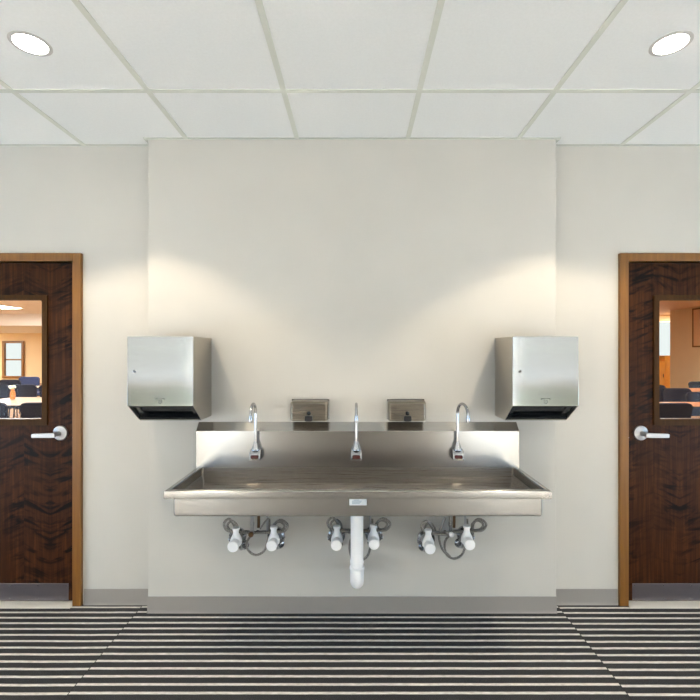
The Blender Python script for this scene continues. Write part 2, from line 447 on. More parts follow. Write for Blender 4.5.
def make_door(idx, x0, x1, side, lbl):
    """side +1: latch on the +x edge"""
    c = (x0+x1)/2; h = 0.27; z0 = CAMZ-0.39; z1 = CAMZ+0.293
    leafz0 = 0.012
    bm = bmesh.new(); g = 0.003
    outer = [(x1-g, leafz0), (x1-g, DH-g), (x0+g, DH-g), (x0+g, leafz0)]
    # leaf with an opening
    add_box(bm, x0+g, c-h, YL, YL+0.045, leafz0, DH-g); add_box(bm, c+h, x1-g, YL, YL+0.045, leafz0, DH-g)
    add_box(bm, c-h, c+h, YL, YL+0.045, leafz0, z0); add_box(bm, c-h, c+h, YL, YL+0.045, z1, DH-g)
    bmesh.ops.remove_doubles(bm, verts=bm.verts, dist=1e-5)
    d = struct(obj('door_%d' % idx, bm, VENEER, smooth=False), lbl)
    # frame: casing on both sides plus rebate
    bm = bmesh.new(); w = 0.0485
    def prof(a, b, za, zb): add_box(bm, a, b, YF, YB+T+0.012, za, zb, 0.003)
    prof(x0-w, x0, 0, DH+0.046); prof(x1, x1+w, 0, DH+0.046); prof(x0, x1, DH, DH+0.046)
    for a, b in ((x0, x0+0.014), (x1-0.014, x1)): add_box(bm, a, b, YL+0.048, YL+0.09, 0, DH)
    add_box(bm, x0, x1, YL+0.048, YL+0.09, DH-0.014, DH)
    obj('door_frame', bm, OAK, d)
    # lite moulding and glass
    bm = bmesh.new()
    ou = rr(c-h-0.026, c+h+0.026, z0-0.034, z1+0.026, 0.006); inn = rr(c-h+0.003, c+h-0.003, z0+0.002, z1-0.002, 0.014)
    ring_mesh(bm, ou, inn, YL-0.010, YL+0.001)
    obj('glass_moulding', bm, MOULD, d)
    bm = bmesh.new(); add_prism(bm, rr(c-h+0.001, c+h-0.001, z0+0.001, z1-0.001, 0.012), 'y', YL+0.018, YL+0.022)
    obj('glass_pane', bm, GLASS, d, smooth=False)
    # lever
    lx = (x1-0.088) if side > 0 else (x0+0.087); lz = CAMZ-0.468
    bm = bmesh.new()
    add_lathe(bm, [(0, 0), (0.0425, 0), (0.0425, 0.004), (0.039, 0.009), (0.020, 0.011), (0.0125, 0.014), (0.0115, 0.055), (0.0, 0.055)], orient((lx, YL, lz), (0, -1, 0)), 40)
    hd = obj('lever_handle', bm, NICKEL, d)
    bm = bmesh.new()
    pts = [(0.011, -0.010), (0.011, 0.013), (-0.02, 0.014), (-0.115, 0.010), (-0.119, 0.008), (-0.119, -0.010), (-0.115, -0.012), (-0.02, -0.012)]
    pts = [(lx+p[0]*side, lz-0.004+p[1]) for p in pts]
    add_prism(bm, pts, 'y', YL-0.070, YL-0.054, 0.003, 2)
    obj('lever_bar', bm, NICKEL, hd)
    # kick plate with screws
    kx0, kx1 = (x0+0.04, x1-0.043) if side > 0 else (x0+0.041, x1-0.04)
    kz0, kz1 = 0.014, 0.112
    k = obj('kick_plate', box(kx0, kx1, YL-0.0015, YL, kz0, kz1, 0.0006, 1), KICK, d)
    bm = bmesh.new(); nS = 6
    for i in range(nS):
        sx = kx0+0.014+(kx1-kx0-0.028)*i/(nS-1)
        for sz in (kz0+0.012, kz1-0.012):
            add_lathe(bm, [(0.0035, 0), (0.003, 0.001), (0, 0.0015)], orient((sx, YL-0.0015, sz), (0, -1, 0)), 12)
    obj('screws', bm, CHROME, k)
    # latch strike
    ex = x1 if side > 0 else x0
    obj('latch_plate', box(min(ex, ex-side*0.022), max(ex, ex-side*0.022), YL-0.0012, YL+0.001, lz-0.030, lz-0.025), NICKEL, d)
    # threshold
    bm = bmesh.new(); add_prism(bm, [(YF-0.02, 0), (YF+0.0, 0.009), (YB+T, 0.009), (YB+T+0.01, 0)], 'x', x0+0.0, x1-0.0)
    struct(obj('trim_%d' % (idx+1), bm, ALUM))
    return d
KICK = steel('kick_plate_steel', srgb(120, 114, 118), 0.32, 0.5)
make_door(1, DL['x0'], DL['x1'], 1, 'dark figured wood door with glass lite, left of the sink')
make_door(2, DR['x0'], DR['x1'], -1, 'dark figured wood door with glass lite, right of the sink')

# ------------------------------------------------------------------ sink
SX0 = -0.8658; SX1 = 0.8798; SC = (SX0+SX1)/2; HW = (SX1-SX0)/2
ZR = CAMZ-0.629; YS = 2.405; YFR = 2.0015
sink = thing('trough_sink', 'long stainless steel wall-hung trough sink with three sensor faucets above it', 'sink', (SC, YP, ZR))
def sobj(name, bm, m, parent=sink, **k):
    bmesh.ops.translate(bm, vec=-Vector((SC, YP, ZR)), verts=bm.verts)
    return obj(name, bm, m, parent, **k)
# basin: open shell with apron; outer walls, inner sloping floor
AX0, AX1 = SC-0.8405, SC+0.8405; AY = 2.022; AZ = CAMZ-0.755
bm = bmesh.new()
def rrz(x0, x1, y0, y1, r, z, n=4):
    return [Vector((p[0], p[1], z)) for p in rr(x0, x1, y0, y1, r, n)]
rings = [rrz(AX0, AX1, AY, YS, 0.012, ZR-0.002), rrz(AX0, AX1, AY, YS, 0.012, AZ+0.012), rrz(AX0+0.003, AX1-0.003, AY+0.003, YS-0.003, 0.010, AZ+0.004), rrz(AX0+0.012, AX1-0.012, AY+0.012, YS-0.012, 0.008, AZ)]
V = [[bm.verts.new(p) for p in r] for r in rings]
for a, b in zip(V, V[1:]):
    n = len(a)
    for i in range(n): bm.faces.new((a[i], a[(i+1) % n], b[(i+1) % n], b[i]))
bm.faces.new(V[-1])
apron = sobj('apron', bm, STEEL)
bm = bmesh.new()
IX0, IX1, IY0, IY1 = SC-0.850, SC+0.850, 2.024, YS-0.0005
rings = [rrz(IX0, IX1, IY0, IY1, 0.006, ZR-0.001), rrz(IX0+0.020, IX1-0.020, IY0+0.004, IY1-0.001, 0.008, ZR-0.085), rrz(IX0+0.03, IX1-0.03, IY0+0.03, IY1-0.03, 0.01, ZR-0.100), rrz(SC-0.06, SC+0.06, 2.18, 2.28, 0.04, ZR-0.108)]
V = [[bm.verts.new(p) for p in r] for r in rings]
for a, b in zip(V, V[1:]):
    n = len(a)
    for i in range(n): bm.faces.new((a[i], b[i], b[(i+1) % n], a[(i+1) % n]))
bm.faces.new(V[-1])
basin = sobj('basin', bm, STEELR)
bm = bmesh.new(); add_lathe(bm, [(0.045, 0), (0.045, 0.003), (0.036, 0.004), (0.034, 0.001), (0, 0.001)], orient((SC, 2.23, ZR-0.108), (0, 0, 1)), 32)
sobj('strainer', bm, CHROME, basin)
# rim: rolled channel along front and both sides (mitred ring, open at the back)
bm = bmesh.new()
prof = [(0.025, -0.003), (0.023, 0.0005), (0.006, 0.0), (0.0015, -0.0025), (0.0, -0.006), (0.0, -0.033), (0.002, -0.0365), (0.006, -0.037), (0.018, -0.035), (0.018, -0.008), (0.025, -0.006)]  # (inset, dz)
path = [(SC-HW, YS, 1, 0), (SC-HW, YFR, 1, 1), (SC+HW, YFR, -1, 1), (SC+HW, YS, -1, 0)]
V = []
for x, y, sx, sy in path:
    V.append([bm.verts.new((x+sx*i, y+sy*i, ZR+dz)) for i, dz in prof])
n = len(prof)
for a, b in zip(V, V[1:]):
    for i in range(n): bm.faces.new((a[i], a[(i+1) % n], b[(i+1) % n], b[i]))
bm.faces.new(V[0]); bm.faces.new(V[-1][::-1])
sobj('rim', bm, STEEL)
# backsplash with sloped ledge
bm = bmesh.new()
ZS1 = CAMZ-0.431; ZL = CAMZ-0.390
add_prism(bm, [(YS, ZR-0.02), (YS, ZS1-0.004), (YS+0.0015, ZS1), (YP-0.0025, ZL), (YP-0.0015, ZL), (YP-0.0015, ZR-0.08), (YS, ZR-0.08)], 'x', SX0, SX1)
sobj('backsplash', bm, STEEL)
# wall brackets under the basin
bm = bmesh.new()
for bx in (SX0+0.10, SX1-0.10):
    add_prism(bm, [(YP, ZR-0.02), (YP, ZR-0.20), (YP-0.02, ZR-0.20), (YS-0.02, AZ-0.002), (YS, ZR-0.02)], 'x', bx-0.015, bx+0.015)
# label on the apron
st = bmesh.new(); a = P(349.3, 499.0, AY); b = P(366.8, 505.3, AY)
add_box(st, a.x, b.x, AY-0.0008, AY-0.0001, b.z, a.z)
lab = sobj('label_sticker', st, STICK, smooth=False); lab['label'] = 'small white paper label'
st = bmesh.new()
for k, (zz, w) in enumerate(((0.85, 0.55), (0.68, 0.75), (0.5, 0.7), (0.3, 0.6))):
    z = b.z+(a.z-b.z)*zz; add_box(st, a.x+0.012 if k else a.x+0.02, a.x+0.012+(b.x-a.x-0.02)*w, AY-0.0012, AY-0.0007, z-0.0012, z+0.0012)
sobj('label_print', st, STICKB, lab, smooth=False)
bm.free()

# ------------------------------------------------------------------ faucets
def make_faucet(x, z, spin, reach, label):
    r = thing('sensor_faucet', label, 'faucet', (x, YS-0.0006, z), 'chrome sensor faucets over the trough sink')
    # housing: rounded wedge from the backsplash
    bm = bmesh.new()
    add_prism(bm, [(-0.0, 0.026), (-0.030, 0.026), (-0.050, 0.010), (-0.058, -0.022), (-0.052, -0.030), (-0.0, -0.030)], 'x', -0.0300, 0.0300, 0.008, 3)
    obj('housing', bm, CHROME, r)
    bm = bmesh.new()
    M = Matrix.Translation((0, -0.0545, -0.010)) @ Matrix.Rotation(math.radians(-14), 4, 'X')
    t = bmesh.new(); add_prism(t, rr(-0.021, 0.021, -0.010, 0.010, 0.007, 4), 'y', -0.006, 0.006, 0.002, 1); merge(bm, t, 0, M)
    obj('sensor_window', bm, SENSOR, r)
    bm = bmesh.new()
    add_lathe(bm, [(0.021, 0), (0.020, 0.010), (0.013, 0.030), (0.0095, 0.040), (0.0095, 0.044), (0, 0.044)], Matrix.Translation((0, -0.028, 0.022)), 28)
    obj('collar', bm, CHROME, r)
    # gooseneck
    ca, sa = math.cos(spin), math.sin(spin)
    R = reach/2; zt = 0.274-R
    pts = [Vector((0, 0, 0.06)), Vector((0, 0, 0.12)), Vector((0, 0, zt))]
    arc = [Vector((0, -R+R*math.cos(t), zt+R*math.sin(t))) for t in [PI*k/16 for k in range(1, 17)]]
    tip = Vector((0, -2*R, zt-0.016))
    pp = pts+arc+[tip]
    rot = Matrix.Rotation(spin, 4, 'Z'); base = Vector((0, -0.028, 0))
    pp = [base+(rot @ p) for p in pp]
    bm = bmesh.new(); add_tube(bm, pp, 0.0078, 18); obj('gooseneck_spout', bm, CHROME, r)
    bm = bmesh.new(); e = pp[-1]
    add_lathe(bm, [(0.0, 0.014), (0.0085, 0.014), (0.010, 0.010), (0.010, -0.012), (0.0085, -0.014), (0.006, -0.014), (0.006, -0.010), (0, -0.010)], Matrix.Translation(e), 24)
    obj('aerator', bm, CHROME, r)
    return r
fz = CAMZ-0.550
make_faucet((255.4-CX)*2.37/F, fz, 0.0, 0.115, 'chrome gooseneck sensor faucet, left of the three above the sink')
make_faucet((356.3-CX)*2.37/F, fz, 0.0, 0.115, 'chrome gooseneck sensor faucet in the middle, directly above the white label')
make_faucet((457.8-CX)*2.37/F, fz, 0.25, 0.115, 'chrome gooseneck sensor faucet, right of the three above the sink')

# ------------------------------------------------------------------ soap dispensers
def make_soap(x, label):
    zc = CAMZ-0.321
    r = thing('soap_dispenser', label, 'soap dispenser', (x, YP, zc), 'steel soap dispensers above the backsplash')
    # back plate + curved cover
    bm = bmesh.new(); W = 0.102; H = 0.0525; D = 0.085
    # cover: side outline (y,z) extruded, edges rounded
    def ring(w, t, b, y): return [Vector((px_, y, pz)) for px_, pz in rr(-w, w, b, t, 0.010, 4)]
    rs = [ring(W, H, -H, -0.0), ring(W, H, -H, -D+0.026), ring(W-0.0015, H-0.003, -H, -D+0.012), ring(W-0.009, H-0.011, -H+0.001, -D+0.002), ring(W-0.013, H-0.015, -H+0.003, -D)]
    V = [[bm.verts.new(p) for p in q] for q in rs]
    for a, b in zip(V, V[1:]):
        n = len(a)
        for i in range(n): bm.faces.new((a[i], a[(i+1) % n], b[(i+1) % n], b[i]))
    bm.faces.new(V[0]); bm.faces.new(V[-1])
    obj('cover', bm, STEELD, r, angle=18)
    bm = bmesh.new()
    add_prism(bm, [(-0.019, -0.022), (0.019, -0.022), (0.021, -0.046), (0.015, -0.051), (-0.015, -0.051), (-0.021, -0.046)][::-1], 'y', -D-0.022, -D+0.002, 0.003, 2)
    # spout stays short under the button
    obj('push_button', bm, BLACK, r)
    bm = bmesh.new(); add_lathe(bm, [(0.0105, 0), (0.0105, 0.003), (0.007, 0.004), (0.0, 0.004)], orient((0, -D, -0.010), (0, -1, 0)), 20)
    obj('sight_window', bm, BLACKG, r)
    bm = bmesh.new(); add_box(bm, -W-0.001, W+0.001, -0.003, 0, -H-0.001, H+0.004, 0.001, 1)
    obj('back_plate', bm, CHROME, r)
    return r
make_soap((309.6-CX)*2.40/F, 'small horizontal brushed steel soap dispenser, left of the middle faucet')
make_soap((406.6-CX)*2.40/F, 'small horizontal brushed steel soap dispenser, right of the middle faucet')

# ------------------------------------------------------------------ paper towel dispensers
def make_towel(x0, label):
    W = 0.3226; xc = x0+W/2; YF_ = 2.175
    r = thing('paper_towel_dispenser', label, 'paper towel dispenser', (xc, YP, CAMZ), 'steel paper towel dispensers')
    h = W/2; D = YP-YF_; yl = 2.295-YP
    zt, zf, zb = 0.071, -0.2690, -0.356
    t = 0.0035
    # side cheeks + top + back + flat bottom : cabinet
    bm = bmesh.new()
    side = [(-D+0.004, zt), (0, zt), (0, zb), (yl, zb), (-D+0.004, zf)]
    for sx in (-1, 1):
        a, b = sorted((sx*h, sx*(h-t))); add_prism(bm, side, 'x', a, b, 0.0008, 1)
    add_box(bm, -h+t, h-t, -D+0.004, 0, zt-t, zt); add_box(bm, -h+t, h-t, -0.004, 0, zb, zt-t)
    add_box(bm, -h+t, h-t, yl, -0.004, zb, zb+t)
    obj('cabinet', bm, STEELC, r)
    # door: front sheet, edges rolled
    bm = bmesh.new(); add_box(bm, -h, h, -D-0.001, -D+0.004, zf, zt, 0.002, 2)
    d = obj('cabinet_door', bm, STEELB, r)
    bm = bmesh.new(); add_lathe(bm, [(0.0075, 0), (0.0075, 0.003), (0.006, 0.004), (0.0, 0.004)], orient((-h+0.036, -D-0.001, -0.100), (0, -1, 0)), 20)
    lk = obj('lock', bm, CHROME, d)
    bm = bmesh.new(); add_box(bm, -h+0.0345, -h+0.0375, -D-0.0062, -D-0.0045, -0.104, -0.096); add_lathe(bm, [(0.003, 0), (0.003, 0.0012), (0, 0.0012)], orient((-h+0.036, -D-0.005, -0.0975), (0, -1, 0)), 12)
    obj('keyhole', bm, BLACK, lk)
    # badge: bracket over a small ringed mark
    bm = bmesh.new(); y0, y1 = -D-0.0022, -D-0.0009
    add_box(bm, -0.022, 0.022, y0, y1, -0.233, -0.230)
    add_box(bm, -0.022, -0.0195, y0, y1, -0.241, -0.232); add_box(bm, 0.0195, 0.022, y0, y1, -0.241, -0.232)
    ring_mesh(bm, [(0.0095*math.cos(a), -0.248+0.010*math.sin(a)) for a in [2*PI*k/20 for k in range(20)]], [(0.0068*math.cos(a), -0.248+0.0073*math.sin(a)) for a in [2*PI*k/20 for k in range(20)]], y0, y1)
    add_prism(bm, [(-0.004, -0.2505), (0.004, -0.2505), (0.0, -0.2435)], 'y', y0, y1)
    obj('badge', bm, GRAYP, d, smooth=False)
    # black mouth: recessed sloping panel, roller slot and serrated bar
    dirv = Vector((0, yl+D, zb-zf)).normalized(); nrm = Vector((0, -dirv.z, dirv.y))
    if nrm.z < 0: nrm = -nrm
    def slope(u, d_):   # u along the slope, d_ inward
        p = Vector((0, -D+0.004, zf))+dirv*u+nrm*d_; return (p.y, p.z)
    Ls = math.hypot(yl+D, zb-zf)
    bm = bmesh.new()
    add_prism(bm, [slope(0.0, 0.004), slope(0.020, 0.004), slope(0.020, 0.05), slope(0.0, 0.05)], 'x', -h+t, h-t)
    add_prism(bm, [slope(Ls-0.022, 0.004), slope(Ls-0.010, -0.0012), slope(Ls+0.003, -0.0012), slope(Ls+0.001, 0.03), slope(Ls-0.022, 0.05)], 'x', -h+t, h-t)
    for sx in (-1, 1):
        a, b = sorted((sx*(h-t), sx*(h-0.035))); add_prism(bm, [slope(0.02, 0.016), slope(Ls-0.022, 0.016), slope(Ls-0.022, 0.05), slope(0.02, 0.05)], 'x', a, b)
    mouth = obj('mouth_surround', bm, BLACKG, r, smooth=False)
    bm = bmesh.new(); add_prism(bm, [slope(0.01, 0.045), slope(Ls-0.01, 0.045), slope(Ls-0.01, 0.06), slope(0.01, 0.06)], 'x', -h+t, h-t)
    obj('roller_recess', bm, BLACK, mouth, smooth=False)
    bm = bmesh.new(); c = slope(Ls*0.55, 0.030); add_lathe(bm, [(0.013, -h+0.036), (0.013, h-0.036)], Matrix.Translation((0, c[0], c[1])) @ Matrix.Rotation(PI/2, 4, 'Y'), 20)
    obj('roller', bm, BLACK, mouth)
    bm = bmesh.new(); K = 40; xa = -h+0.02; xb = h-0.02
    pts = []
    for i in range(K+1):
        x = xa+(xb-xa)*i/K; pts.append((x, 0.0)); 
        if i < K: pts.append((x+(xb-xa)/K/2, -0.004))
    p0 = slope(Ls-0.002, -0.0015); 
    for i in range(len(pts)-1):
        (u0, v0), (u1, v1) = pts[i], pts[i+1]
        q = [bm.verts.new((u0, p0[0]-v0*0.0, p0[1]+v0+0.003)), bm.verts.new((u1, p0[0], p0[1]+v1+0.003)), bm.verts.new((u1, p0[0], p0[1]+0.012)), bm.verts.new((u0, p0[0], p0[1]+0.012))]
        bm.faces.new(q)
    e = bmesh.ops.remove_doubles(bm, verts=bm.verts, dist=1e-5)
    ex = bmesh.ops.extrude_face_region(bm, geom=list(bm.faces)); bmesh.ops.translate(bm, vec=(0, 0.0012, 0), verts=[v for v in ex['geom'] if isinstance(v, bmesh.types.BMVert)])
    obj('tear_bar', bm, BLACKG, mouth, smooth=False)
    return r
STEELC = steel('cabinet_side_steel', srgb(186, 180, 170), 0.34, 0.4, 0.0, 0.1)
make_towel((127.2-CX)*2.175/F, 'stainless steel paper towel dispenser beside the left end of the sink')
make_towel((512.6-CX)*2.175/F, 'stainless steel paper towel dispenser beside the right end of the sink')

# ------------------------------------------------------------------ supply valves under the sink
def make_supply(pc, capL, capR, loopb, knob, label, extra):
    """pc: centre px; capL/capR: pixel centres of the two capped stops (on the plane y=2.22)"""
    YV = 2.32
    cl = P(capL[0], capL[1], 2.22); cr = P(capR[0], capR[1], 2.22)
    ctr = P(pc, 532, YV)
    org = Vector((ctr.x, YP, ctr.z))
    r = thing('supply_valve_set', label, 'plumbing valve', org, 'supply valve sets under the sink')
    def o_(name, bm, m, par=r):
        bmesh.ops.translate(bm, vec=-org, verts=bm.verts); return obj(name, bm, m, par)
    for c, s in ((cl, -1), (cr, 1)):
        # chrome stop, pipe to wall with escutcheon
        bm = bmesh.new()
        zc = c.z
        add_tube(bm, spline([(c.x, YP-0.001, zc-0.088), (c.x, 2.40, zc-0.086), (c.x, 2.36, zc-0.06), (c.x, 2.33, zc-0.01), (c.x, 2.30, zc)], 5), 0.011, 14)
        wo = bmesh.new(); add_lathe(wo, [(0.027, 0.0), (0.027, 0.003), (0.020, 0.010), (0.012, 0.014), (0, 0.014)], orient((c.x, YP-0.0005, zc-0.088), (0, -1, 0)), 28); o_('wall_outlet', wo, CHROME)
        add_lathe(bm, [(0.022, 0.0), (0.038, 0.006), (0.045, 0.014), (0.045, 0.030), (0.034, 0.040), (0, 0.040)], orient((c.x+s*0.004, 2.355, zc+0.006), (0, -1, 0)), 24)
        add_tube(bm, [(c.x, 2.30, zc-0.01), (c.x, 2.30, zc+0.045)], 0.010, 14)
        sv = o_('stop_valve', bm, CHROME)
        bm = bmesh.new(); add_tube(bm, [(c.x+s*0.020, 2.335, zc-0.004), (c.x+s*0.040, 2.335, zc-0.010)], 0.007, 12); add_lathe(bm, [(0.012, 0), (0.013, 0.006), (0.010, 0.012), (0, 0.012)], orient((c.x+s*0.038, 2.335, zc-0.009), (s, 0, -0.2)), 8)
        o_('side_nut', bm, CHROME, sv)
        # white cover: vertical neck swelling into a forward barrel with a cap
        bm = bmesh.new()
        prof = [(0.0, 0.070), (0.0155, 0.070), (0.0185, 0.068), (0.0185, 0.058), (0.0150, 0.055), (0.0150, 0.042), (0.019, 0.030), (0.027, 0.014), (0.0305, 0.0), (0.0300, -0.014), (0.022, -0.024), (0, -0.026)]
        add_lathe(bm, prof, Matrix.Translation((c.x, 2.285, zc+0.003)), 28)
        add_lathe(bm, [(0.0240, 0), (0.0255, 0.020), (0.0255, 0.034), (0.0272, 0.037), (0.0275, 0.041), (0.0275, 0.054), (0.0260, 0.059), (0.012, 0.060), (0, 0.060)], orient((c.x, 2.280, zc-0.001), (0, -1, 0)), 32)
        cov = o_('valve_cover', bm, PVC)
    # mixing tee, knob and crossbar
    bm = bmesh.new()
    add_tube(bm, [(cl.x+0.005, YV-0.006, ctr.z+0.003), (cr.x-0.005, YV-0.006, ctr.z+0.003)], 0.0052, 12)
    for k in (-0.03, 0.03):
        add_lathe(bm, [(0.009, -0.006), (0.009, 0.006)], Matrix.Translation((ctr.x+k, YV-0.006, ctr.z+0.003)) @ Matrix.Rotation(PI/2, 4, 'Y'), 6)
    o_('crossbar', bm, CHROME)
    bm = bmesh.new()
    add_tube(bm, [(ctr.x, YV-0.006, AZ-0.001), (ctr.x, YV-0.006, ctr.z-0.006)], 0.0085, 14)
    add_lathe(bm, [(0.012, -0.008), (0.012, 0.008)], Matrix.Translation((ctr.x, YV-0.006, ctr.z+0.045)), 6)
    add_lathe(bm, [(0.0135, 0), (0.0135, 0.016), (0.011, 0.020), (0.0, 0.020)], orient((ctr.x, YV, ctr.z), (0, -1, 0)), 20)
    o_('mixing_tee', bm, CHROME if knob != 'brass' else NICKEL)
    bm = bmesh.new(); add_lathe(bm, [(0.0115, 0), (0.013, 0.004), (0.013, 0.014), (0.009, 0.018), (0, 0.018)], orient((ctr.x, YV-0.02, ctr.z-0.001), (0, -1, 0)), 20)
    o_('mixing_knob', bm, PVC if knob == 'white' else BRASS)
    # block fitting and riser on the right
    bx = ctr.x+0.072
    bm = bmesh.new(); add_box(bm, bx-0.020, bx+0.012, YV-0.012, YV+0.012, AZ-0.016, AZ-0.001, 0.002, 1)
    add_tube(bm, [(bx+0.006, YV, AZ-0.012), (bx+0.006, YV, ctr.z+0.004)], 0.0065, 12)
    o_('riser', bm, NICKEL)
    bm = bmesh.new(); add_tube(bm, [(ctr.x+0.028, YV+0.03, AZ-0.001), (ctr.x+0.026, YV+0.03, ctr.z+0.012)], 0.008, 12); o_('copper_stub', bm, BRASS)
    # hoses
    def hose(pp, rad=0.0066, dy=0.0):
        bm = bmesh.new(); n = len(pp)
        pts = spline([P(p[0], p[1], (p[2] if len(p) > 2 else YV)+dy) for p in pp], 7)
        add_tube(bm, pts, rad, 10); o_('braided_hose', bm, HOSE)
    a0 = capL[0]+3.6; y0 = capL[1]-17.5
    hose([(a0, y0+1), (a0-3, y0-6, 2.31), (a0-7.5, y0-10.5, 2.30), (a0-12.3, y0-5.5, 2.295), (a0-8.2, y0+1.2, 2.29), (a0+4, y0+2.6, 2.288), (pc-1, y0+3.4, 2.300)])
    b0 = capR[0]+2.2; y1 = capR[1]-16.5
    hose([(b0, y1+1), (b0+2, y1-6.5, 2.31), (b0+7.5, y1-9.5, 2.30), (b0+14, y1-4.5, 2.295), (b0+10.5, y1+1.5, 2.29), (b0+2, y1+2.6, 2.288), (pc+2, y1+3.4, 2.300)])
    hose([(a0+2, y0+1, 2.345), (a0+0.5, y0-5, 2.345), (a0-4.5, y0-8.5, 2.34), (a0-8.8, y0-4.2, 2.335), (a0-5, y0+1.0, 2.33), (a0+5, y0+1.8, 2.325), (pc-3, y0+1.8, 2.32)], 0.006)
    hose([(b0-2, y1+1, 2.345), (b0+0.5, y1-5, 2.345), (b0+6, y1-7.8, 2.34), (b0+10.8, y1-4, 2.335), (b0+8, y1+0.6, 2.33), (b0+1, y1+1.6, 2.325), (pc+3, y1+2.4, 2.32)], 0.006)
    lb = loopb
    hose([(pc+1, 533.5), (pc-5.2, 541.6), (pc-4.2, lb-5), (pc+3, lb), (pc+11, lb-3.2), (pc+14.5, lb-11), (pc+16.8, 533), (pc+17, 519)], 0.0062, 0.012)
    for e in extra: hose(*e)
    return r
make_supply(252.3, (232.6, 547), (271.4, 546), 555, 'brass', 'chrome supply valve set with two white capped covers, under the left faucet', [([(260, 529), (264, 523), (268, 518)], 0.0045, -0.006)])
make_supply(355.2, (336.3, 545.5), (374, 544.5), 560.5, 'brass', 'supply valve set with two white capped covers behind the white drain pipe', [])
make_supply(450.3, (430.3, 549), (470, 545), 558.5, 'white', 'chrome supply valve set with white centre knob, under the right faucet', [([(445.5, 517), (442, 526), (439, 536), (442.5, 549), (450, 556.5)], 0.0066, -0.004)])

# drain pipe
px_ = (357-CX)*2.2/F
dr = thing('drain_pipe', 'white plastic drain pipe hanging from the middle of the sink', 'drain pipe', (px_, 2.20, AZ))
def dobj(name, bm, m, par=dr):
    bmesh.ops.translate(bm, vec=-Vector((px_, 2.20, AZ)), verts=bm.verts); return obj(name, bm, m, par)
RP = 0.0335; zel = CAMZ-1.120
bm = bmesh.new(); add_tube(bm, [(px_, 2.2, AZ-0.0008), (px_, 2.2, zel+0.05)], RP-0.002, 32, caps=True); dobj('tailpiece', bm, PVC)
bm = bmesh.new(); pts = [(px_, 2.2, zel+0.055)]+[(px_, 2.2+0.05-0.05*math.cos(t), zel+0.012-0.05*math.sin(t)+0.0) for t in [PI/2*k/10 for k in range(0, 11)]]+[(px_, 2.28, zel-0.038)]
add_tube(bm, pts, RP, 32); dobj('elbow', bm, PVC)
bm = bmesh.new(); add_lathe(bm, [(RP+0.001, -0.003), (RP+0.003, 0.0), (RP+0.003, 0.010), (RP+0.001, 0.013)], Matrix.Translation((px_, 2.2, zel+0.045)), 32); dobj('coupling_ring', bm, PVC)
bm = bmesh.new(); add_tube(bm, [(px_, 2.27, zel-0.038), (px_, YP, zel-0.038)], RP-0.003, 32); add_lathe(bm, [(0.038, 0), (0.038, 0.003), (0.036, 0.010), (RP, 0.012)], orient((px_, YP, zel-0.038), (0, -1, 0)), 32); dobj('wall_outlet', bm, PVC)

# ------------------------------------------------------------------ downlights
def spot(parent, e, r=0.028, size=108, blend=0.28, col=(1.0, 0.84, 0.62)):
    l = bpy.data.lights.new('downlight_beam', 'SPOT'); l.energy = e; l.shadow_soft_size = r; l.spot_size = math.radians(size); l.spot_blend = blend; l.color = col
    o = bpy.data.objects.new('downlight_beam', l); COL.objects.link(o); o.parent = parent; o.location = (0, 0, -0.02); return o
SPOT_E = 22
def make_light(x, y, label, e, proto=None):
    r = thing('ceiling_light', label, 'ceiling light', (x, y, CEIL), 'recessed ceiling lights')
    if proto is None:
        bm = bmesh.new(); add_lathe(bm, [(0.057, -0.001), (0.071, 0.0), (0.071, -0.0015), (0.066, -0.003), (0.058, -0.0035), (0.056, -0.002), (0.057, -0.001)], None, 48, close=False); obj('trim_ring', bm, RINGW, r)
        bm = bmesh.new(); add_lathe(bm, [(0.0565, -0.001), (0.0565, -0.0025), (0.0, -0.0025)], None, 48); obj('lens', bm, LENS, r)
    else:
        for ch in proto.children:
            if ch.type == 'MESH':
                c = ch.copy(); COL.objects.link(c); c.parent = r
    spot(r, e); return r
RINGW = mat('lamp_ring_white', srgb(206, 202, 198), 0.5)
LX0, LX1 = GX0-TS/2, GX0+3.5*TS; LY0 = 1.695
p0 = make_light(LX0, LY0, 'round recessed ceiling light above the left door side', SPOT_E)
make_light(LX1, LY0, 'round recessed ceiling light above the right door side', SPOT_E, p0)
for x, n1 in ((-3.67, 'far left'), (-2.45, 'left'), (2.41, 'right'), (3.63, 'far right')):  # unseen added lights; their floor bounce brightens the ceiling
    for y, n2 in ((-1.35, 'nearer'), (-2.57, 'farther')):
        r_ = make_light(x, y, 'added unseen ceiling light behind the viewpoint, %s column, %s row' % (n1, n2), 0, p0)
        l = [c for c in r_.children if c.type == 'LIGHT'][0].data; l.energy = 240; l.spot_size = math.radians(96); l.color = (1.0, 0.91, 0.78)
for x, n1 in ((LX0-4*TS, 'left'), (LX1+4*TS, 'right')):  # unseen outer pair, added to extend the front row
    make_light(x, LY0, 'added unseen ceiling light beyond the outer edge of the %s door' % n1, 24, p0)

# ------------------------------------------------------------------ halls behind the doors
HY0 = YB+T
def hstruct(name, bm, m): return struct(obj(name, bm, m, smooth=False))
hstruct('floor_hall', box(-18, 12, HY0, 20.3, -0.1, 0.0), HFLOOR)
bm = bmesh.new(); add_box(bm, -18, 0, HY0, 20.3, CEIL, CEIL+0.3); add_box(bm, -18, 0, 14.0, 20.0, CEIL-0.37, CEIL)
hstruct('ceiling_hall_left', bm, CREAM)
hstruct('ceiling_hall_right', box(0, 12, HY0, 15, CEIL, CEIL+0.3), PEACH)
bm = bmesh.new()
wx0, wx1 = (3.2-CX)*20/F, (24.6-CX)*20/F; wz1, wz0 = CAMZ+10.0*20/F, CAMZ-27.2*20/F
add_box(bm, -18, wx0, 20, 20.12, 0, CEIL); add_box(bm, wx1, 0, 20, 20.12, 0, CEIL); add_box(bm, wx0, wx1, 20, 20.12, 0, wz0); add_box(bm, wx0, wx1, 20, 20.12, wz1, CEIL)
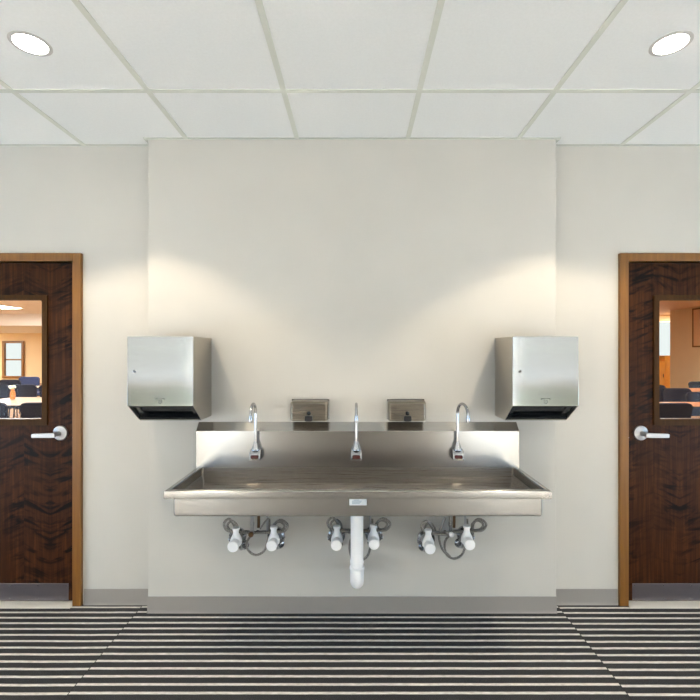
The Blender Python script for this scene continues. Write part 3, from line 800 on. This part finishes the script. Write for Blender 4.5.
hstruct('wall_hall_left_back', bm, TAN)
hstruct('wall_hall_left_side', box(-18.12, -18, HY0, 20.12, 0, CEIL), TAN)
hstruct('wall_hall_divider', box(-0.06, 0.06, HY0, 20.12, 0, CEIL), TAN)
hstruct('wall_hall_right_side', box(9.06, 9.2, HY0, 12.85, 0, CEIL), TAN)
hx0, hx1 = 9.55, 10.30; hz1, hz0 = CAMZ+0.97, 0.5
bm = bmesh.new(); add_box(bm, 0.06, hx0, 14.5, 14.62, 0, CEIL); add_box(bm, hx1, 12, 14.5, 14.62, 0, CEIL); add_box(bm, hx0, hx1, 14.5, 14.62, 0, hz0); add_box(bm, hx0, hx1, 14.5, 14.62, hz1, CEIL)
hstruct('wall_hall_right_back', bm, TAN)
hstruct('wall_hall_alcove', box(11.9, 12, 12.85, 14.5, 0, CEIL), TAN)
hstruct('wall_hall_alcove_front', box(9.2, 12, 12.75, 12.85, 0, CEIL), TAN)
bm = bmesh.new(); add_frame(bm, wx0, wx1, wz0, wz1, 0.10, 19.93, 20.08); add_box(bm, wx0+0.1, wx1-0.1, 19.98, 20.04, 1.02, 1.08)
w = struct(obj('window_3', bm, OAK)); obj('window_pane', box(wx0+0.1, wx1-0.1, 20.04, 20.05, wz0+0.1, wz1-0.1), HDAY, w, smooth=False)
bm = bmesh.new(); add_frame(bm, hx0, hx1, hz0, hz1, 0.03, 14.48, 14.56)
w = struct(obj('window_4', bm, PVC)); obj('window_pane', box(hx0+0.03, hx1-0.03, 14.53, 14.54, hz0+0.03, hz1-0.03), HDAY, w, smooth=False)
# hall ceiling panels, mostly unseen and added to light the rooms
def panel(x, y, label, sx=0.6, sy=1.2, z=CEIL):
    r = thing('ceiling_panel_light', label, 'ceiling light', (x, y, z), 'square ceiling panel lights in the rooms behind the doors')
    bm = bmesh.new(); add_box(bm, -sx/2, sx/2, -sy/2, -sy/2+0.03, -0.012, 0); add_box(bm, -sx/2, sx/2, sy/2-0.03, sy/2, -0.012, 0); add_box(bm, -sx/2, -sx/2+0.03, -sy/2+0.03, sy/2-0.03, -0.012, 0); add_box(bm, sx/2-0.03, sx/2, -sy/2+0.03, sy/2-0.03, -0.012, 0)
    obj('frame', bm, PVC, r); obj('lens', box(-sx/2+0.03, sx/2-0.03, -sy/2+0.03, sy/2-0.03, -0.008, -0.004), HLENS, r, smooth=False)
for x, y, t in ((-4, 5, 'near the doorway'), (-8.5, 5.5, 'left of the first tables'), (-12.5, 8.0, 'by the far window side'), (-5, 8.8, 'above the rear chairs')):
    panel(x, y, 'added unseen panel light in the ceiling of the left room, '+t, 1.2, 1.2)
panel(-9.7, 11.6, 'panel light in the ceiling of the left room, farthest from the door', 1.2, 1.2)
panel(-9.2, 17.5, 'added unseen panel light in the lowered ceiling of the left room, right of the far window', 1.2, 1.2, CEIL-0.37)
panel(-17.0, 17.0, 'added unseen panel light in the lowered ceiling of the left room, left of the far window', 1.2, 1.2, CEIL-0.37)
panel(10.6, 13.7, 'added unseen panel light in the alcove above the golden cabinet', 0.6, 0.6)
for x, y, t in ((3, 5.2, 'near the doorway'), (5.5, 9.0, 'above the rear chairs'), (7.6, 5.0, 'by the tan side wall')):
    panel(x, y, 'added unseen panel light in the ceiling of the right room, '+t, 0.9, 0.9)

# unseen panels added in the rear ceiling to light the room and steel
REARL = emit('added_rear_lens', (0.88, 0.95, 1.0, 1), 2.2)
for x, t in ((-2.6, 'left'), (2.6, 'right')):
    for y, u in ((-3.4, 'farther'),):
        r = thing('ceiling_panel_light', 'added unseen panel light in the rear ceiling, %s one of the two' % t, 'ceiling light', (x, y, CEIL), 'added unseen panel lights in the rear ceiling')
        bm = bmesh.new()
        for a in ((-0.3, 0.3, -0.3, -0.28), (-0.3, 0.3, 0.28, 0.3), (-0.3, -0.28, -0.28, 0.28), (0.28, 0.3, -0.28, 0.28)): add_box(bm, *a, -0.012, 0)
        obj('frame', bm, PVC, r); obj('lens', box(-0.28, 0.28, -0.28, 0.28, -0.008, -0.004), REARL, r, smooth=False)

# chairs
def make_chair(fab=None):
    r = thing('stacking_chair', 'x', 'chair')
    fab = fab or FABRIC
    # sitter faces +y; the back is on the -y side (towards the doors)
    bm = bmesh.new(); add_prism(bm, rr(-0.22, 0.22, -0.20, 0.22, 0.06, 4), 'z', 0.42, 0.475, 0.012, 2); obj('seat', bm, fab, r)
    bm = bmesh.new(); t = bmesh.new()
    add_prism(t, [(-0.195, 0.0), (-0.225, 0.30), (-0.20, 0.335), (-0.15, 0.345), (0.15, 0.345), (0.20, 0.335), (0.225, 0.30), (0.195, 0.0)], 'y', -0.020, 0.020, 0.012, 2)
    for v in t.verts: v.co.y -= 0.35*(v.co.x**2) * -1.0 * 1.0 if False else 0.0
    merge(bm, t, 0, Matrix.Translation((0, -0.215, 0.51)) @ Matrix.Rotation(math.radians(8), 4, 'X')); obj('backrest', bm, fab, r)
    for sx in (-1, 1):
        bm = bmesh.new(); add_tube(bm, spline([(sx*0.205, 0.19, 0.43), (sx*0.21, 0.21, 0.2), (sx*0.215, 0.225, 0.0)], 3), 0.011, 8); obj('leg', bm, DMETAL, r)
        bm = bmesh.new(); add_tube(bm, spline([(sx*0.205, -0.235, 0.60), (sx*0.21, -0.20, 0.43), (sx*0.215, -0.25, 0.0)], 4), 0.011, 8); obj('leg', bm, DMETAL, r)
    bm = bmesh.new(); add_box(bm, -0.205, 0.205, -0.19, -0.165, 0.402, 0.422); add_box(bm, -0.205, 0.205, 0.16, 0.185, 0.402, 0.422); add_box(bm, -0.21, -0.19, -0.18, 0.18, 0.402, 0.422); add_box(bm, 0.19, 0.21, -0.18, 0.18, 0.402, 0.422); obj('seat_frame', bm, DMETAL, r)
    return r
CH = [(-3.63, 5.35, 0.05, 'dark upholstered chair nearest the glass, seen at the lower right of the left door lite'),
      (-4.20, 5.35, -0.05, 'dark upholstered chair at the lower left of the left door lite'),
      (-5.86, 8.10, 0.0, 'dark chair beyond the cream table, in the middle of the left door lite'),
      (-6.42, 8.15, 0.04, 'dark chair beyond the cream table, at the left edge of the left door lite'),
      (-5.30, 8.0, 0.03, 'dark chair beyond the cream table, at the right edge of the left door lite'),
      (-7.12, 9.4, 0.0, 'dark chair under the far window, right half of the left door lite'),
      (-7.68, 9.5, 0.0, 'dark chair directly below the far window behind the left door lite'),
      (-7.52, 10.45, 0.1, 'blue-backed chair farthest back behind the left door lite'),
      (3.58, 5.30, 0.06, 'dark upholstered chair nearest the glass in the right door lite'),
      (5.08, 7.30, -0.05, 'dark chair beyond the near wooden table, against the tan wall in the right door lite'),
      (5.12, 7.95, 0.0, 'dark chair below the golden cabinet at the left edge of the right door lite'),
      (4.97, 6.15, PI, 'grey chair facing the viewer at the far side of the near wooden table'),
      (6.65, 8.35, PI, 'dark chair at the far side of the rear wooden table, right door lite')]
cproto = make_chair(); cblue = None
for i, (x, y, a, lb) in enumerate(CH):
    if i == 7: o = make_chair(FABBLUE)
    else: o = cproto if i == 0 else copy_tree(cproto)
    o.location = (x, y, 0); o.rotation_euler = (0, 0, a); o['label'] = lb; o['group'] = 'upholstered chairs in the rooms behind the doors'
# tables
def make_table(x0, x1, y0, y1, m, label):
    r = thing('table', label, 'table', ((x0+x1)/2, (y0+y1)/2, 0), 'tables in the rooms behind the doors')
    hx, hy = (x1-x0)/2, (y1-y0)/2
    obj('tabletop', box(-hx, hx, -hy, hy, 0.715, 0.74, 0.004, 1), m, r)
    bm = bmesh.new(); add_frame(bm, -hx-0.003, hx+0.003, 0, 0.1, 0.01, 0, 1) if False else None
    bm.free()
    bm = bmesh.new()
    for a in ((-hx-0.004, hx+0.004, -hy-0.004, -hy), (-hx-0.004, hx+0.004, hy, hy+0.004), (-hx-0.004, -hx, -hy, hy), (hx, hx+0.004, -hy, hy)): add_box(bm, *a, 0.708, 0.738)
    obj('edge_band', bm, DMETAL, r)
    for sx in (-1, 1):
        bm = bmesh.new(); add_tube(bm, [(sx*(hx-0.25), 0, 0.03), (sx*(hx-0.25), 0, 0.715)], 0.03, 14); add_box(bm, sx*(hx-0.25)-0.03, sx*(hx-0.25)+0.03, -hy+0.08, hy-0.08, 0, 0.035, 0.008); obj('leg', bm, DMETAL, r)
    return r
make_table(-5.2, -3.35, 5.75, 6.75, TABLEC, 'cream topped table between the chair rows behind the left door lite')
make_table(-7.9, -6.1, 8.35+0.12, 8.98, TABLEC, 'cream topped table below the far window behind the left door lite')
make_table(3.35, 5.1, 5.62, 6.12, TABLEW, 'orange-brown wooden table nearest the glass behind the right door lite')
make_table(5.65, 7.3, 7.5, 8.4, TABLEW, 'orange-brown wooden table farther back behind the right door lite')
make_table(-6.9, -5.1, 8.55, 8.56, TABLEC, 'x') if False else None
# flower vase on the far cream table
vs = thing('flower_vase', 'small vase with pale green flowers on the cream table behind the left door lite', 'vase', (-4.98, 6.45, 0.742))
bm = bmesh.new(); add_lathe(bm, [(0.0, 0), (0.04, 0), (0.048, 0.05), (0.045, 0.12), (0.03, 0.16), (0.034, 0.18), (0.0, 0.18)], None, 20); obj('vase_body', bm, TABLEW, vs); vs.scale = (0.72, 0.72, 0.8)
FLW = mat('pale_green_petals', srgb(206, 222, 190), 0.7)
bm = bmesh.new()
for i in range(9):
    a = 2*PI*i/9; rr_ = 0.035 if i else 0
    add_lathe(bm, [(0, -0.022), (0.018, -0.012), (0.024, 0.004), (0.014, 0.018), (0, 0.022)], Matrix.Translation((rr_*math.cos(a), rr_*math.sin(a), 0.20+0.015*(i % 3))), 8)
obj('flowers', bm, FLW, vs)
# stepped cabinet in the alcove
cb = thing('wooden_cabinet', 'golden wooden cabinet with a stepped top below the bright strip window', 'cabinet', (9.5, 13.6, 0))
bm = bmesh.new(); add_box(bm, -0.5, -0.24, -0.25, 0.25, 0, 1.14, 0.005, 1); add_box(bm, -0.24, 0.5, -0.25, 0.25, 0, 1.30, 0.005, 1); obj('body', bm, CABW, cb)
for a, b, zt in ((-0.48, -0.26, 1.06), (-0.22, 0.12, 1.2), (0.14, 0.48, 1.2)):
    d = obj('door', box(a, b, -0.265, -0.25, 0.08, zt, 0.004, 1), CABW, cb)
    obj('knob', box(b-0.05, b-0.035, -0.285, -0.265, 0.65, 0.75, 0.003, 1), DMETAL, d)
# framed board on the tan side wall
fb = thing('framed_board', 'pale peach board in a thin wooden frame on the tan wall', 'framed board', (9.06, 11.0, CAMZ+0.62))
obj('panel', box(-0.02, -0.001, -0.95, 0.93, -0.48, 0.48), PEACH, fb, smooth=False)
bm = bmesh.new()
add_box(bm, -0.03, -0.001, -0.99, -0.95, -0.52, 0.52, 0.003, 1); add_box(bm, -0.03, -0.001, 0.93, 0.97, -0.52, 0.52, 0.003, 1); add_box(bm, -0.03, -0.001, -0.95, 0.93, 0.48, 0.52, 0.003, 1); add_box(bm, -0.03, -0.001, -0.95, 0.93, -0.52, -0.48, 0.003, 1)
obj('frame', bm, OAK, fb)

# ------------------------------------------------------------------ world, camera, view
w = bpy.data.worlds.new('World'); S.world = w; w.use_nodes = True
w.node_tree.nodes['Background'].inputs[0].default_value = (0.8, 0.9, 1.0, 1); w.node_tree.nodes['Background'].inputs[1].default_value = 0.5
cam = bpy.data.cameras.new('camera'); co = bpy.data.objects.new('camera', cam); COL.objects.link(co)
co.location = (0, 0, CAMZ); co.rotation_euler = (PI/2, 0, 0)
cam.sensor_width = 36; cam.lens = F/700*36; cam.shift_x = -(CX-350)/700; cam.shift_y = (CY-350)/700; cam.clip_start = 0.05; cam.clip_end = 100
S.camera = co
vs_ = S.view_settings; vs_.view_transform = 'Standard'; vs_.look = 'None'; vs_.exposure = 1.40; vs_.gamma = 1; vs_.use_curve_mapping = False
S.cycles.use_denoising = True
S.cycles.max_bounces = 10; S.cycles.diffuse_bounces = 6
S.cycles.caustics_reflective = False; S.cycles.caustics_refractive = False
